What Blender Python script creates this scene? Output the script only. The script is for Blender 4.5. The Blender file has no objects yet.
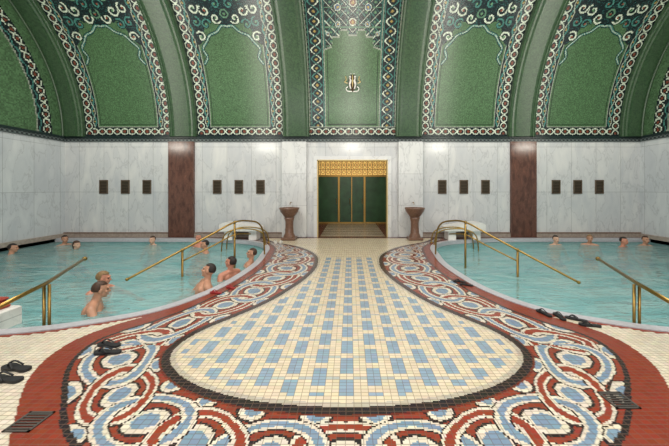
import bpy, bmesh, math, random
import numpy as np
from mathutils import Vector, Matrix
random.seed(4); rng = np.random.default_rng(4)
PI = math.pi
S = bpy.context.scene
COL = S.collection
try:
    S.view_settings.view_transform = 'Standard'
except Exception:
    pass

# ------------------------------------------------------------------ colour / materials
def lin(c):
    return tuple(((x/255)/12.92 if x/255 <= .04045 else ((x/255+.055)/1.055)**2.4) for x in c)
def C4(c): return (*lin(c), 1.0)
MATS = {}
def new_mat(name):
    m = bpy.data.materials.new(name); m.use_nodes = True
    return m, m.node_tree, m.node_tree.nodes['Principled BSDF']
def mat(name, rgb, rough=.5, metal=0.0, var=.12, scale=12.0, bump=.05):
    if name in MATS: return MATS[name]
    m, nt, p = new_mat(name)
    tc = nt.nodes.new('ShaderNodeTexCoord')
    n = nt.nodes.new('ShaderNodeTexNoise'); n.inputs['Scale'].default_value = scale; n.inputs['Detail'].default_value = 4
    nt.links.new(tc.outputs['Object'], n.inputs['Vector'])
    r = nt.nodes.new('ShaderNodeValToRGB')
    c = lin(rgb)
    r.color_ramp.elements[0].position = .3; r.color_ramp.elements[1].position = .7
    r.color_ramp.elements[0].color = (*[x*(1-var) for x in c], 1)
    r.color_ramp.elements[1].color = (*[min(1, x*(1+var)) for x in c], 1)
    nt.links.new(n.outputs['Fac'], r.inputs['Fac']); nt.links.new(r.outputs['Color'], p.inputs['Base Color'])
    p.inputs['Roughness'].default_value = rough; p.inputs['Metallic'].default_value = metal
    if bump:
        b = nt.nodes.new('ShaderNodeBump'); b.inputs['Strength'].default_value = bump
        nt.links.new(n.outputs['Fac'], b.inputs['Height']); nt.links.new(b.outputs['Normal'], p.inputs['Normal'])
    MATS[name] = m
    return m
def marble(name, c1, c2, axis='x', bw=.82, rh=1.5, rough=.22, vein=(140,142,146), vs=2.2):
    m, nt, p = new_mat(name); N = nt.nodes.new; L = nt.links.new
    tc = N('ShaderNodeTexCoord'); sep = N('ShaderNodeSeparateXYZ'); L(tc.outputs['Object'], sep.inputs[0])
    cmb = N('ShaderNodeCombineXYZ'); L(sep.outputs['X' if axis == 'x' else 'Y'], cmb.inputs[0]); L(sep.outputs['Z'], cmb.inputs[1])
    br = N('ShaderNodeTexBrick'); br.offset = 0; br.inputs['Brick Width'].default_value = bw; br.inputs['Row Height'].default_value = rh
    br.inputs['Mortar Size'].default_value = .006; br.inputs['Scale'].default_value = 1
    br.inputs['Color1'].default_value = (.94,.94,.95,1); br.inputs['Color2'].default_value = (1.03,1.03,1.02,1); br.inputs['Mortar'].default_value = (.62,.62,.62,1)
    L(cmb.outputs[0], br.inputs['Vector'])
    n = N('ShaderNodeTexNoise'); n.inputs['Scale'].default_value = vs; n.inputs['Detail'].default_value = 9; n.inputs['Distortion'].default_value = .4
    mp = N('ShaderNodeMapping'); mp.inputs['Rotation'].default_value = (.5,.6,.4); mp.inputs['Scale'].default_value = (1.6,1.6,.6)
    L(tc.outputs['Object'], mp.inputs[0]); L(mp.outputs[0], n.inputs['Vector'])
    r = N('ShaderNodeValToRGB'); e = r.color_ramp.elements
    mid = tuple((a+b)/2 for a, b in zip(c1, c2))
    e[0].position = .25; e[0].color = C4(c1); e[1].position = .75; e[1].color = C4(c2)
    k = e.new(.48); k.color = C4(mid)
    k = e.new(.50); k.color = C4(tuple(.7*a+.3*b for a, b in zip(mid, vein))); k = e.new(.52); k.color = C4(mid)
    L(n.outputs['Fac'], r.inputs['Fac'])
    mx = N('ShaderNodeMixRGB'); mx.blend_type = 'MULTIPLY'; mx.inputs[0].default_value = 1
    L(r.outputs['Color'], mx.inputs[1]); L(br.outputs['Color'], mx.inputs[2]); L(mx.outputs[0], p.inputs['Base Color'])
    p.inputs['Roughness'].default_value = rough
    MATS[name] = m; return m
def tile_attr_mat(name, rough=.3, grout=None, gw=.07):
    m, nt, p = new_mat(name); N = nt.nodes.new; L = nt.links.new
    a = N('ShaderNodeAttribute'); a.attribute_name = 'Col'
    out = a.outputs['Color']
    if grout:
        uv = N('ShaderNodeUVMap'); uv.uv_map = 'UVMap'
        sep = N('ShaderNodeSeparateXYZ'); L(uv.outputs[0], sep.inputs[0])
        def edge(o, w):
            s = N('ShaderNodeMath'); s.operation = 'SUBTRACT'; L(o, s.inputs[0]); s.inputs[1].default_value = .5
            ab = N('ShaderNodeMath'); ab.operation = 'ABSOLUTE'; L(s.outputs[0], ab.inputs[0])
            g = N('ShaderNodeMath'); g.operation = 'GREATER_THAN'; L(ab.outputs[0], g.inputs[0]); g.inputs[1].default_value = .5-w
            return g.outputs[0]
        mxm = N('ShaderNodeMath'); mxm.operation = 'MAXIMUM'
        L(edge(sep.outputs['X'], gw*.65), mxm.inputs[0]); L(edge(sep.outputs['Y'], gw), mxm.inputs[1])
        mu = N('ShaderNodeMath'); mu.operation = 'MULTIPLY'; L(mxm.outputs[0], mu.inputs[0]); mu.inputs[1].default_value = .6
        mx = N('ShaderNodeMixRGB'); L(mu.outputs[0], mx.inputs[0]); L(out, mx.inputs[1]); mx.inputs[2].default_value = C4(grout)
        out = mx.outputs[0]
        bp = N('ShaderNodeBump'); bp.invert = True; bp.inputs['Strength'].default_value = .2; bp.inputs['Distance'].default_value = .003
        L(mxm.outputs[0], bp.inputs['Height']); L(bp.outputs['Normal'], p.inputs['Normal'])
    L(out, p.inputs['Base Color']); p.inputs['Roughness'].default_value = rough
    MATS[name] = m; return m
def mosaic_mat(name, c1, c2, scale=28, rough=.35):
    m, nt, p = new_mat(name); N = nt.nodes.new; L = nt.links.new
    tc = N('ShaderNodeTexCoord'); v = N('ShaderNodeTexVoronoi'); v.inputs['Scale'].default_value = scale
    L(tc.outputs['Object'], v.inputs['Vector'])
    bw = N('ShaderNodeSeparateXYZ'); L(v.outputs['Color'], bw.inputs[0])
    r = N('ShaderNodeValToRGB'); r.color_ramp.elements[0].color = C4(c1); r.color_ramp.elements[1].color = C4(c2)
    L(bw.outputs[0], r.inputs['Fac']); L(r.outputs['Color'], p.inputs['Base Color']); p.inputs['Roughness'].default_value = rough
    MATS[name] = m; return m

# ------------------------------------------------------------------ mesh helpers
class MB:
    def __init__(s): s.v = []; s.f = []
    def add(s, vs, fs):
        o = len(s.v); s.v += [tuple(v) for v in vs]; s.f += [tuple(i+o for i in f) for f in fs]; return s
    def box(s, x0, x1, y0, y1, z0, z1, bev=0):
        if bev:
            b = bev
            vs = []
            for z, k in ((z0,b),(z0+b,0),(z1-b,0),(z1,b)):
                vs += [(x0+k+0,y0+k,z),(x1-k,y0+k,z),(x1-k,y1-k,z),(x0+k,y1-k,z)]
            fs = [(3,2,1,0),(12,13,14,15)]
            for r in range(3):
                for i in range(4):
                    a = r*4+i; c = r*4+(i+1)%4; fs.append((a,c,c+4,a+4))
            return s.add(vs, fs)
        return s.add([(x0,y0,z0),(x1,y0,z0),(x1,y1,z0),(x0,y1,z0),(x0,y0,z1),(x1,y0,z1),(x1,y1,z1),(x0,y1,z1)],
                     [(3,2,1,0),(4,5,6,7),(0,1,5,4),(1,2,6,5),(2,3,7,6),(3,0,4,7)])
    def tube(s, pts, r, n=10, caps=True):
        pts = [Vector(p) for p in pts]; rs = r if isinstance(r, (list, tuple)) else [r]*len(pts)
        up = None; rings = []
        for i, p in enumerate(pts):
            t = (pts[min(i+1, len(pts)-1)]-pts[max(i-1, 0)]).normalized()
            if up is None:
                up = t.orthogonal().normalized()
            up = (up - t*up.dot(t)).normalized(); w = t.cross(up)
            rings.append([p+(up*math.cos(2*PI*k/n)+w*math.sin(2*PI*k/n))*rs[i] for k in range(n)])
        vs = [v for ring in rings for v in ring]; fs = []
        for i in range(len(pts)-1):
            for k in range(n):
                a = i*n+k; b = i*n+(k+1)%n; fs.append((a,b,b+n,a+n))
        if caps: fs.append(tuple(range(n-1,-1,-1))); fs.append(tuple((len(pts)-1)*n+k for k in range(n)))
        return s.add(vs, fs)
    def cap(s, p0, r0, p1, r1, n=12):
        p0 = Vector(p0); p1 = Vector(p1); d = (p1-p0); L = d.length
        if L < 1e-6: return s
        d /= L; P = []; R = []
        for a in (-89,-60,-30,0): P.append(p0+d*r0*math.sin(math.radians(a))); R.append(r0*math.cos(math.radians(a)))
        for a in (0,30,60,89): P.append(p1+d*r1*math.sin(math.radians(a))); R.append(r1*math.cos(math.radians(a)))
        return s.tube(P, R, n)
    def ell(s, c, r, n=16, m=10, rot=None, keep=None):
        c = Vector(c); vs = []; fs = []
        for i in range(m+1):
            th = PI*i/m
            for k in range(n):
                ph = 2*PI*k/n
                p = Vector((math.sin(th)*math.cos(ph)*r[0], math.sin(th)*math.sin(ph)*r[1], math.cos(th)*r[2]))
                vs.append(p)
        for i in range(m):
            for k in range(n):
                f = (i*n+k, (i+1)*n+k, (i+1)*n+(k+1)%n, i*n+(k+1)%n)
                if keep:
                    q = sum((vs[j] for j in f), Vector())/4
                    if not keep(q.x/r[0], q.y/r[1], q.z/r[2]): continue
                fs.append(f)
        vs = [(rot @ v if rot else v)+c for v in vs]
        return s.add(vs, fs)
    def lathe(s, prof, c=(0,0,0), n=32):
        vs = []; fs = []
        for (r, z) in prof:
            for k in range(n): vs.append((c[0]+r*math.cos(2*PI*k/n), c[1]+r*math.sin(2*PI*k/n), c[2]+z))
        for i in range(len(prof)-1):
            for k in range(n):
                a = i*n+k; b = i*n+(k+1)%n; fs.append((a,b,b+n,a+n))
        return s.add(vs, fs)
    def prism(s, poly, z0, z1):
        n = len(poly)
        vs = [(x,y,z0) for x, y in poly]+[(x,y,z1) for x, y in poly]
        fs = [tuple(range(n-1,-1,-1)), tuple(range(n,2*n))]+[(i,(i+1)%n,(i+1)%n+n,i+n) for i in range(n)]
        return s.add(vs, fs)
    def xf(s, M, start=0):
        s.v = s.v[:start]+[tuple(M @ Vector(v)) for v in s.v[start:]]; return s
    def build(s, name, m, parent=None, smooth=False, clean=True, up=False):
        me = bpy.data.meshes.new(name); me.from_pydata(s.v, [], s.f); me.update()
        if clean:
            bm = bmesh.new(); bm.from_mesh(me); bmesh.ops.remove_doubles(bm, verts=bm.verts, dist=1e-6)
            bmesh.ops.recalc_face_normals(bm, faces=bm.faces)
            if up:
                for f in bm.faces:
                    f.normal_update()
                    if f.normal.z < 0: f.normal_flip()
            bm.to_mesh(me); bm.free()
        if smooth: me.polygons.foreach_set('use_smooth', [True]*len(me.polygons))
        me.materials.append(m)
        o = bpy.data.objects.new(name, me); COL.objects.link(o)
        if parent: o.parent = parent
        return o
def tag(o, label=None, cat=None, group=None, kind=None):
    if label: o['label'] = label
    if cat: o['category'] = cat
    if group: o['group'] = group
    if kind: o['kind'] = kind
    return o
def thing(name, label, cat, loc=(0,0,0), rz=0, group=None):
    o = bpy.data.objects.new(name, None); COL.objects.link(o); o.empty_display_size = .1
    o.location = loc; o.rotation_euler = (0,0,rz)
    return tag(o, label, cat, group)
def dup(root, loc, rz=None, label=None):
    r = root.copy(); COL.objects.link(r); r.location = loc
    if rz is not None: r.rotation_euler = (0,0,rz)
    if label: r['label'] = label
    for ch in list(root.children):
        c = ch.copy(); COL.objects.link(c); c.parent = r
        for g in list(ch.children):
            d = g.copy(); COL.objects.link(d); d.parent = c
    return r
def catmull(pts, k=8):
    P = [Vector(p) for p in pts]; out = []
    for i in range(len(P)-1):
        a = P[max(i-1,0)]; b = P[i]; c = P[i+1]; d = P[min(i+2,len(P)-1)]
        for j in range(k):
            t = j/k
            out.append(.5*((2*b)+(c-a)*t+(2*a-5*b+4*c-d)*t*t+(3*b-a-3*c+d)*t**3))
    out.append(P[-1]); return out
def quads(name, quadv, cols, m, parent=None, kind=None, uvq=None):
    """quadv (N,4,3) independent quads, cols (N,3) sRGB 0-255"""
    N = len(quadv)
    me = bpy.data.meshes.new(name)
    me.vertices.add(N*4); me.vertices.foreach_set('co', quadv.reshape(-1).astype(np.float32))
    me.loops.add(N*4); me.loops.foreach_set('vertex_index', np.arange(N*4, dtype=np.int32))
    me.polygons.add(N); me.polygons.foreach_set('loop_start', np.arange(0, N*4, 4, dtype=np.int32))
    try: me.polygons.foreach_set('loop_total', np.full(N, 4, dtype=np.int32))
    except Exception: pass
    uv = me.uv_layers.new(name='UVMap')
    if uvq is None: uvq = np.tile(np.array([0,0,1,0,1,1,0,1], dtype=np.float32), N)
    uv.data.foreach_set('uv', uvq.reshape(-1).astype(np.float32))
    at = me.color_attributes.new('Col', 'FLOAT_COLOR', 'POINT')
    c = np.clip(cols, 0, 255)/255.; l = np.where(c <= .04045, c/12.92, ((c+.055)/1.055)**2.4)
    rgba = np.ones((N,4,4), dtype=np.float32); rgba[:,:,:3] = l[:,None,:]
    at.data.foreach_set('color', rgba.reshape(-1))
    me.update(calc_edges=True); me.validate()
    me.materials.append(m)
    o = bpy.data.objects.new(name, me); COL.objects.link(o)
    if parent: o.parent = parent
    if kind: o['kind'] = kind
    return o
def inpoly(X, Y, poly):
    r = np.zeros(X.shape, bool); n = len(poly)
    for i in range(n):
        x0, y0 = poly[i]; x1, y1 = poly[(i+1)%n]
        if y0 == y1: continue
        c = ((y0 > Y) != (y1 > Y)) & (X < (x1-x0)*(Y-y0)/(y1-y0)+x0)
        r ^= c
    return r
def dpoly(X, Y, pts):
    """distance and arc length of nearest point on a polyline"""
    best = np.full(X.shape, 1e9); sarc = np.zeros(X.shape); acc = 0
    for i in range(len(pts)-1):
        ax, ay = pts[i][0], pts[i][1]; bx, by = pts[i+1][0], pts[i+1][1]
        dx, dy = bx-ax, by-ay; L = math.hypot(dx, dy)
        if L < 1e-9: continue
        t = np.clip(((X-ax)*dx+(Y-ay)*dy)/(L*L), 0, 1)
        d = np.hypot(X-ax-t*dx, Y-ay-t*dy); m = d < best
        best[m] = d[m]; sarc[m] = acc+t[m]*L; acc += L
    return best, sarc, acc

# ------------------------------------------------------------------ materials
M_back = marble('wall_marble', (190,193,197), (218,218,216), 'x')
M_side = marble('side_marble', (186,191,196), (210,213,214), 'y')
M_brown = marble('brown_marble', (66,42,36), (124,84,70), 'x', 3, 1.1, .2, (150,110,92), 6)
M_white = marble('white_marble', (215,212,208), (240,238,232), 'x', 5, 5, .25, (190,188,186))
M_pilw = marble('pale_pilaster_marble', (206,208,210), (222,223,222), 'x', 3, 1.05, .22)
M_brass = mat('aged_brass', (156,126,70), .34, 1.0, .15, 30, .02)
M_gold = mat('gilded_metal', (176,142,78), .4, .7, .15, 40, .02)
M_pgold = mat('pale_gold', (206,184,128), .4, .2, .15, 40, .02)
M_dark = mat('dark_metal', (52,44,38), .5, .5)
M_grille = mat('vent_brown_metal', (100,84,68), .5, .3)
M_steel = mat('drain_grey_metal', (84,80,76), .5, .5)
M_stone = mat('brown_stone', (112,82,66), .3, 0, .3, 20, .05)
M_base = mat('pale_brown_base_stone', (160,148,138), .3, 0, .2, 14, .05)
M_coping = mat('pale_coping_stone', (180,180,186), .3, 0, .12, 25, .05)
M_ledge = mosaic_mat('pale_step_mosaic', (196,206,214), (228,236,238), 40, .4)
M_pool = mosaic_mat('pool_turquoise_tile', (150,214,214), (190,232,230), 14, .4)
M_green = mosaic_mat('green_vault_mosaic', (38,62,42), (60,88,58), 30, .3)
M_glass = mat('green_door_glass', (40,80,48), .35, 0, .3, 3, 0)
M_amber = mat('amber_panel', (150,120,76), .4, 0, .25, 9, 0)
M_attr_floor = tile_attr_mat('floor_tile', .22, (104,84,70), .07)
M_attr_vault = tile_attr_mat('vault_mosaic_tile', .26)
M_black = mat('black_rubber', (24,24,28), .55)
M_red = mat('red_rubber', (150,34,38), .5)
M_whiterub = mat('white_rubber', (215,212,205), .5)
M_towel = mat('red_towel_cloth', (150,62,50), .9, 0, .2, 60, .4)

# ------------------------------------------------------------------ room dimensions
XC = .08; XL = -9.5; XR = 9.66; YB = 10.0; YN = -.6
ZS = 3.33; EA = 5.3; EB = 5.05; EC = 4.7
WZ = -.11; PZ = -1.15; LZ = -.56
poolL = [(-9.5,9.7),(-7.5,9.7),(-6,9.7),(-4.9,9.66),(-3.9,9.5),(-3.05,9.2),(-2.55,8.75),(-2.26,8.1),(-2.13,7.3),(-2.04,6.6),(-2.03,6.07),(-2.07,5.45),(-2.13,5.0),(-2.23,4.62),(-2.43,4.17),(-2.7,3.86),(-3.13,3.61),(-3.55,3.44),(-4.1,3.33),(-5,3.24),(-7,3.18),(-9.5,3.18)]
cL = [(p.x, p.y) for p in catmull([(x,y,0) for x, y in poolL], 6)]
cL[0] = (XL, 9.7); cL[-1] = (XL, 3.18)
cR = [(-x, y) for x, y in cL]; cR[0] = (XR, 9.7); cR[-1] = (XR, 3.18)

# ------------------------------------------------------------------ floor mosaic
VW = 1.78; YD = 14.0
YF = YD+.1
TW, TH = .058, .04
SX, SY = 4, 3
nx = int((XR-XL)/TW)+2; ny = int((YF-YN)/TH)+1
ii, jj = np.meshgrid(np.arange(nx), np.arange(ny)); ii = ii.ravel(); jj = jj.ravel()
XO = -TW*round(-XL/TW)-TW/2
X0 = XO+ii*TW; Y0 = YN+jj*TH
k_ = (Y0 < YB-.02) | ((np.abs(X0+TW/2-XC) < VW)); ii = ii[k_]; jj = jj[k_]; X0 = X0[k_]; Y0 = Y0[k_]
def nr(p):
    x, y = p
    return (x*(.96 if y < 4.3 else 1), y+(.05 if y < 2.7 else 0))
lensh = [nr(p) for p in [(2.7,9.75),(2.3,9.1),(1.36,8.27),(.80,7.3),(.655,6.3),(.73,5.5),(.93,4.75),(1.19,4.2),(1.48,3.74),(1.69,3.43),(1.79,3.15),(1.77,2.9),(1.60,2.62),(1.27,2.4),(.82,2.24),(.38,2.17),(0,2.15)]]
lens = [(p.x,p.y) for p in catmull([(-x,y,0) for x,y in lensh], 5)]
outh = [(3.5,9.7),(2.9,9.2),(2.4,8.6),(2.12,8.0),(2.0,7.3),(1.92,6.6),(1.91,6.0),(1.95,5.45),(2.01,5.0),(2.1,4.6),(2.3,4.13),(2.54,3.78),(2.76,3.5),(2.88,3.2),(2.84,2.85),(2.66,2.5),(2.36,2.15),(1.95,1.75),(1.2,1.35),(0,1.2)]
outl = [(p.x,p.y) for p in catmull([(-x,y,0) for x,y in outh], 5)]
lens_poly = lens+[(.5,2.20),(.5,9.75)]; out_poly = outl+[(.5,1.2),(.5,9.7)]
SHX = .03
tcx = X0+TW/2; tcy = Y0+TH/2; tax = -np.abs(tcx+SHX)
tIn = inpoly(tax, tcy, lens_poly); tO = inpoly(tax, tcy, out_poly)
td, _, _ = dpoly(tax, tcy, lens); tdO, _, _ = dpoly(tax, tcy, outl); tP, _, _ = dpoly(-np.abs(tcx), tcy, cL)
fine = ((tO & ~tIn) | (td < .08) | (tdO < .06) | (tP < .08)) & (tcy < 10)
tid = np.arange(len(X0))
def sub(mask, sx, sy):
    a = np.repeat(tid[mask], sx*sy); k = np.tile(np.arange(sx*sy), mask.sum())
    return a, (k % sx)/sx, (k//sx)/sy, 1/sx, 1/sy
A1 = sub(~fine, 1, 1); A2 = sub(fine, SX, SY)
T = np.concatenate([A1[0], A2[0]]); FU = np.concatenate([A1[1], A2[1]]); FV = np.concatenate([A1[2], A2[2]])
DU = np.concatenate([np.full(len(A1[0]), A1[3]), np.full(len(A2[0]), A2[3])]); DV = np.concatenate([np.full(len(A1[0]), A1[4]), np.full(len(A2[0]), A2[4])])
qx = X0[T]+FU*TW; qy = Y0[T]+FV*TH; wx = DU*TW; wy = DV*TH
cx = qx+wx/2; cy = qy+wy/2
keep = ~(inpoly(cx, cy, cL) | inpoly(cx, cy, cR)) & (cx > XL) & (cx < XR)
T, FU, FV, DU, DV, qx, qy, wx, wy, cx, cy = (a[keep] for a in (T, FU, FV, DU, DV, qx, qy, wx, wy, cx, cy))
ax = -np.abs(cx+SHX); I = ii[T]; J = jj[T]
inL = inpoly(ax, cy, lens_poly); inO = inpoly(ax, cy, out_poly)
dI, sI, LI = dpoly(ax, cy, lens); dO, sO, LO = dpoly(ax, cy, outl); dP, _, _ = dpoly(-np.abs(cx), cy, cL)
cream = np.array((218,208,188.)); beige = np.array((216,202,176.)); blue = np.array((140,162,180.)); red = np.array((138,58,42.))
dkred = np.array((92,42,34.)); dark = np.array((46,38,40.)); white = np.array((218,208,190.)); dblue = np.array((122,146,168.))
col = np.tile(cream, (len(cx),1))
out = ~inO
col[out & (dP < .14)] = red
col[out & (cy > 3.75)] = red*.95
col[out & (cy > 9.72)] = dkred
vm_ = cy > 9.85
xx_ = np.abs(cx-XC)
vv_ = vm_ & (xx_ < VW)
col[vv_] = beige*.8
col[vv_ & ((xx_ > 1.1) | ((J % 14) < 3))] = dkred*1.15
col[vm_ & (xx_ < 1.2) & (cy < 9.99)] = dkred
# ornament: interlaced scrolls on a terracotta ground, sized by the local width of the band
ls = np.array(lens); lw, _, _ = dpoly(ls[:,0], ls[:,1], outl)
b0 = .10
# plain red band outside the ornament: wide where the border leaves the pool edge
rb = np.where(cy < 3.9, .26, .17); rb = np.interp(cy, [0,3.6,4.4,10], [.27,.27,.17,.17])
rbl = np.interp(ls[:,1], [0,3.6,4.4,10], [.27,.27,.17,.17])
seg = np.r_[0, np.cumsum(np.hypot(np.diff(ls[:,0]), np.diff(ls[:,1])))]
ws = np.maximum(lw-b0-rbl, .3); PIT = .72
acc = np.r_[0, np.cumsum(np.diff(seg)/(PIT*(ws[1:]+ws[:-1])/2))]; acc -= acc[-1]
s_ = (sI/LI*.6+sO/LO*.4)*LI
a_ = np.interp(s_, seg, acc)
band = inO & ~inL
W = np.maximum(dI+dO-b0-rb, .15); vm = (dI-b0)-W/2; bb_ = vm/(W/2)
kf = np.floor(a_); fr = a_-kf
c_ = np.tile(red, (len(cx),1))
ab = np.abs(bb_)
g_ = np.hypot((fr-.5)/.26, (ab-1.02)/.36); c_[g_ < 1] = dark; c_[g_ < .84] = white; c_[g_ < .5] = dblue
def link(k, m, inner):
    ev = (np.mod(k, 2) == 0)
    sh_ = np.where(ev, .14, -.14)*bb_
    r = np.hypot((a_-k-sh_)/.78, bb_/.90)
    if inner:
        i_ = r < .62
        c_[i_] = red
        cr = np.hypot((a_-k-sh_)/.30, bb_/.46)
        c_[i_ & (cr < 1)] = dark
        c_[i_ & (cr < .86)] = white
        c_[i_ & (cr < .56)] = dblue
        return
    g = m & (r > .62) & (r < 1.0); c_[g] = dark
    g = m & (r > .65) & (r < .97)
    c_[g] = white
    g = m & (r > .73) & (r < .89)
    c_[g & ev] = red*1.05; c_[g & ~ev] = dblue
allm = np.ones(len(cx), bool)
link(kf, allm, True); link(kf+1, allm, True)
up_ = bb_ > 0
link(kf, allm, False); link(kf+1, up_, False); link(kf+1, ~up_, False); link(kf, ~up_, False)
c_[dI < .095] = red*.75
c_[dI < .075] = dark
m_ = dO < rb-.01
c_[m_] = red*.97
c_[(dO > rb-.04) & (dO < rb)] = dark
col[band] = c_[band]
# centre field: stepped checker columns of muted blue on cream
tx = X0[T]+TW/2
ki = np.round(tx/TW).astype(int)
cidx = (ki+1)//2
f = np.tile(beige, (len(cx),1))
dI_t, _, _ = dpoly(-np.abs(tx+SHX), Y0[T]+TH/2, lens)
zone = (dI_t > .11) & (Y0[T] < 7.0)
stg = (J+4*((np.abs(cidx)//2) % 2)) % 8
f[zone & (cidx % 2 == 0) & (stg < 6)] = blue
f[zone & (cidx % 2 != 0) & (J % 8 == 6)] = blue*.5+beige*.5
far_ = (Y0[T] >= 7.0) & (dI_t > .25) & (J % 6 == 0)
f[far_] = beige*.9
f[(dI < .045)] = white*.85
col[inL] = f[inL]
tv = rng.uniform(.955, 1.035, len(X0)); col *= tv[T][:,None]
col += rng.normal(0, 2, (len(X0),3))[T]
q = np.zeros((len(cx),4,3)); xa = np.clip(qx, XL, XR); xb = np.clip(qx+wx, XL, XR); yb = qy+wy
q[:,0,0] = xa; q[:,1,0] = xb; q[:,2,0] = xb; q[:,3,0] = xa
q[:,0,1] = qy; q[:,1,1] = qy; q[:,2,1] = yb; q[:,3,1] = yb
uvq = np.zeros((len(cx),4,2)); uvq[:,0,0] = FU; uvq[:,3,0] = FU; uvq[:,1,0] = FU+DU; uvq[:,2,0] = FU+DU
uvq[:,0,1] = FV; uvq[:,1,1] = FV; uvq[:,2,1] = FV+DV; uvq[:,3,1] = FV+DV
floor = quads('floor', q, col, M_attr_floor, kind='structure', uvq=uvq)

# ------------------------------------------------------------------ pools
def offset(c, d, sgn):
    out = []
    for i, p in enumerate(c):
        a = c[max(i-1,0)]; b = c[min(i+1,len(c)-1)]
        tx, ty = b[0]-a[0], b[1]-a[1]; L = math.hypot(tx, ty)
        out.append((p[0]+sgn*ty/L*d, p[1]-sgn*tx/L*d))
    return out
def strip(mb, a, za, b, zb):
    n = len(a); vs = [(x,y,za) for x,y in a]+[(x,y,zb) for x,y in b]
    return mb.add(vs, [(i,i+1,n+i+1,n+i) for i in range(n-1)])
water_m, nt, p = new_mat('pool_water')
N = nt.nodes.new; L = nt.links.new
tr = N('ShaderNodeBsdfTransparent'); tr.inputs[0].default_value = (.78,.95,.95,1)
df = N('ShaderNodeBsdfDiffuse')
gl = N('ShaderNodeBsdfGlossy'); gl.inputs['Roughness'].default_value = .05
tc = N('ShaderNodeTexCoord'); nz = N('ShaderNodeTexNoise'); nz.inputs['Scale'].default_value = 4.2; nz.inputs['Detail'].default_value = 4; nz.inputs['Distortion'].default_value = 1.2
mp = N('ShaderNodeMapping'); mp.inputs['Scale'].default_value = (.7,1.7,1); L(tc.outputs['Object'], mp.inputs[0]); L(mp.outputs[0], nz.inputs['Vector'])
n2 = N('ShaderNodeTexNoise'); n2.inputs['Scale'].default_value = 1.3; n2.inputs['Detail'].default_value = 5; n2.inputs['Distortion'].default_value = 1.5; L(mp.outputs[0], n2.inputs['Vector'])
r2_ = N('ShaderNodeValToRGB'); r2_.color_ramp.elements[0].position = .35; r2_.color_ramp.elements[1].position = .68
r2_.color_ramp.elements[0].color = C4((150,210,214)); r2_.color_ramp.elements[1].color = C4((206,238,236)); L(n2.outputs['Fac'], r2_.inputs['Fac']); L(r2_.outputs['Color'], df.inputs[0])
bp = N('ShaderNodeBump'); bp.inputs['Strength'].default_value = 1.0; bp.inputs['Distance'].default_value = .1; L(nz.outputs['Fac'], bp.inputs['Height'])
L(bp.outputs[0], gl.inputs['Normal'])
m1 = N('ShaderNodeMixShader'); m1.inputs[0].default_value = .42; L(tr.outputs[0], m1.inputs[1]); L(df.outputs[0], m1.inputs[2])
fr_ = N('ShaderNodeFresnel'); fr_.inputs['IOR'].default_value = 1.3; L(bp.outputs[0], fr_.inputs['Normal'])
m2 = N('ShaderNodeMixShader'); L(fr_.outputs[0], m2.inputs[0]); L(m1.outputs[0], m2.inputs[1]); L(gl.outputs[0], m2.inputs[2])
L(m2.outputs[0], nt.nodes['Material Output'].inputs[0])
for c, sgn, side, XW in ((cL, 1, 'left', XL), (cR, -1, 'right', XR)):
    def clampx(o):
        return [(max(x, XL) if sgn > 0 else min(x, XR), y) for x, y in o]
    c1 = clampx(offset(c, .5, sgn)); c2 = clampx(offset(c, .9, sgn))
    b = MB()
    strip(b, c, 0, c, LZ)
    strip(b, c1, LZ, c1, -.84); strip(b, c2, -.84, c2, PZ)
    b.add([(x,y,PZ) for x,y in c], [tuple(range(len(c)))])
    b.add([(XW,9.7,PZ),(XW,3.18,PZ),(XW,3.18,0),(XW,9.7,0)], [(0,1,2,3)])
    o = b.build('pool_basin', M_pool); tag(o, f'turquoise tiled {side} pool basin', 'pool', kind='structure')
    s__ = MB(); strip(s__, c, LZ, c1, LZ); strip(s__, c1, -.84, c2, -.84)
    s__.build('submerged_step', M_ledge, o)
    cp = MB(); ci = offset(c, .05, sgn); co = offset(c, -.09, sgn)
    ci = clampx(ci); co = clampx(co)
    strip(cp, ci, .012, co, .012); strip(cp, ci, .012, ci, -.1); strip(cp, co, .012, co, -.01)
    cp.build('coping', M_coping, o)
    w = MB().add([(x,y,WZ) for x,y in c], [tuple(range(len(c)))])
    wo = w.build('pool_water', water_m, up=True); tag(wo, f'rippled milky turquoise water filling the {side} pool', 'water', kind='stuff')

# ------------------------------------------------------------------ walls
DX0, DX1, DZ = XC-1.17, XC+1.17, 2.57
DB = .0; DT = 3.0
b = MB(); b.box(XL-.2, DX0, YB, YB+.25, PZ, ZS+.1); b.box(DX1, XR+.2, YB, YB+.25, PZ, ZS+.1); b.box(DX0, DX1, YB, YB+.25, DZ, ZS+.1)
wb = b.build('wall_back', M_back); tag(wb, kind='structure')
wl = MB().box(XL-.2, XL, YN, YB, PZ, ZS+.1).build('wall_left', M_side); tag(wl, kind='structure')
wr = MB().box(XR, XR+.2, YN, YB, PZ, ZS+.1).build('wall_right', M_side); tag(wr, kind='structure')
MB().box(XC-VW-.15, XC-VW, YB+.25, YD+.4, 0, 3.15).build('wall_vestibule_left', M_side)['kind'] = 'structure'
MB().box(XC+VW, XC+VW+.15, YB+.25, YD+.4, 0, 3.15).build('wall_vestibule_right', M_side)['kind'] = 'structure'
b = MB(); b.box(XC-VW, XC+VW, YB+.25, YD+.4, 3.05, 3.15); b.build('ceiling_vestibule', M_amber)['kind'] = 'structure'
b = MB(); b.box(XC-VW, XC+VW, YD+.3, YD+.4, 0, 3.05); b.build('wall_vestibule_back', M_amber)['kind'] = 'structure'
b = MB(); b.box(DX0-.12, DX0, YB-.05, YB+.26, 0, DZ); b.box(DX1, DX1+.12, YB-.05, YB+.26, 0, DZ); b.box(DX0-.12, DX1+.12, YB-.05, YB+.26, DZ, DZ+.12)
b.build('trim_11', M_pilw)['kind'] = 'structure'
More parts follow.
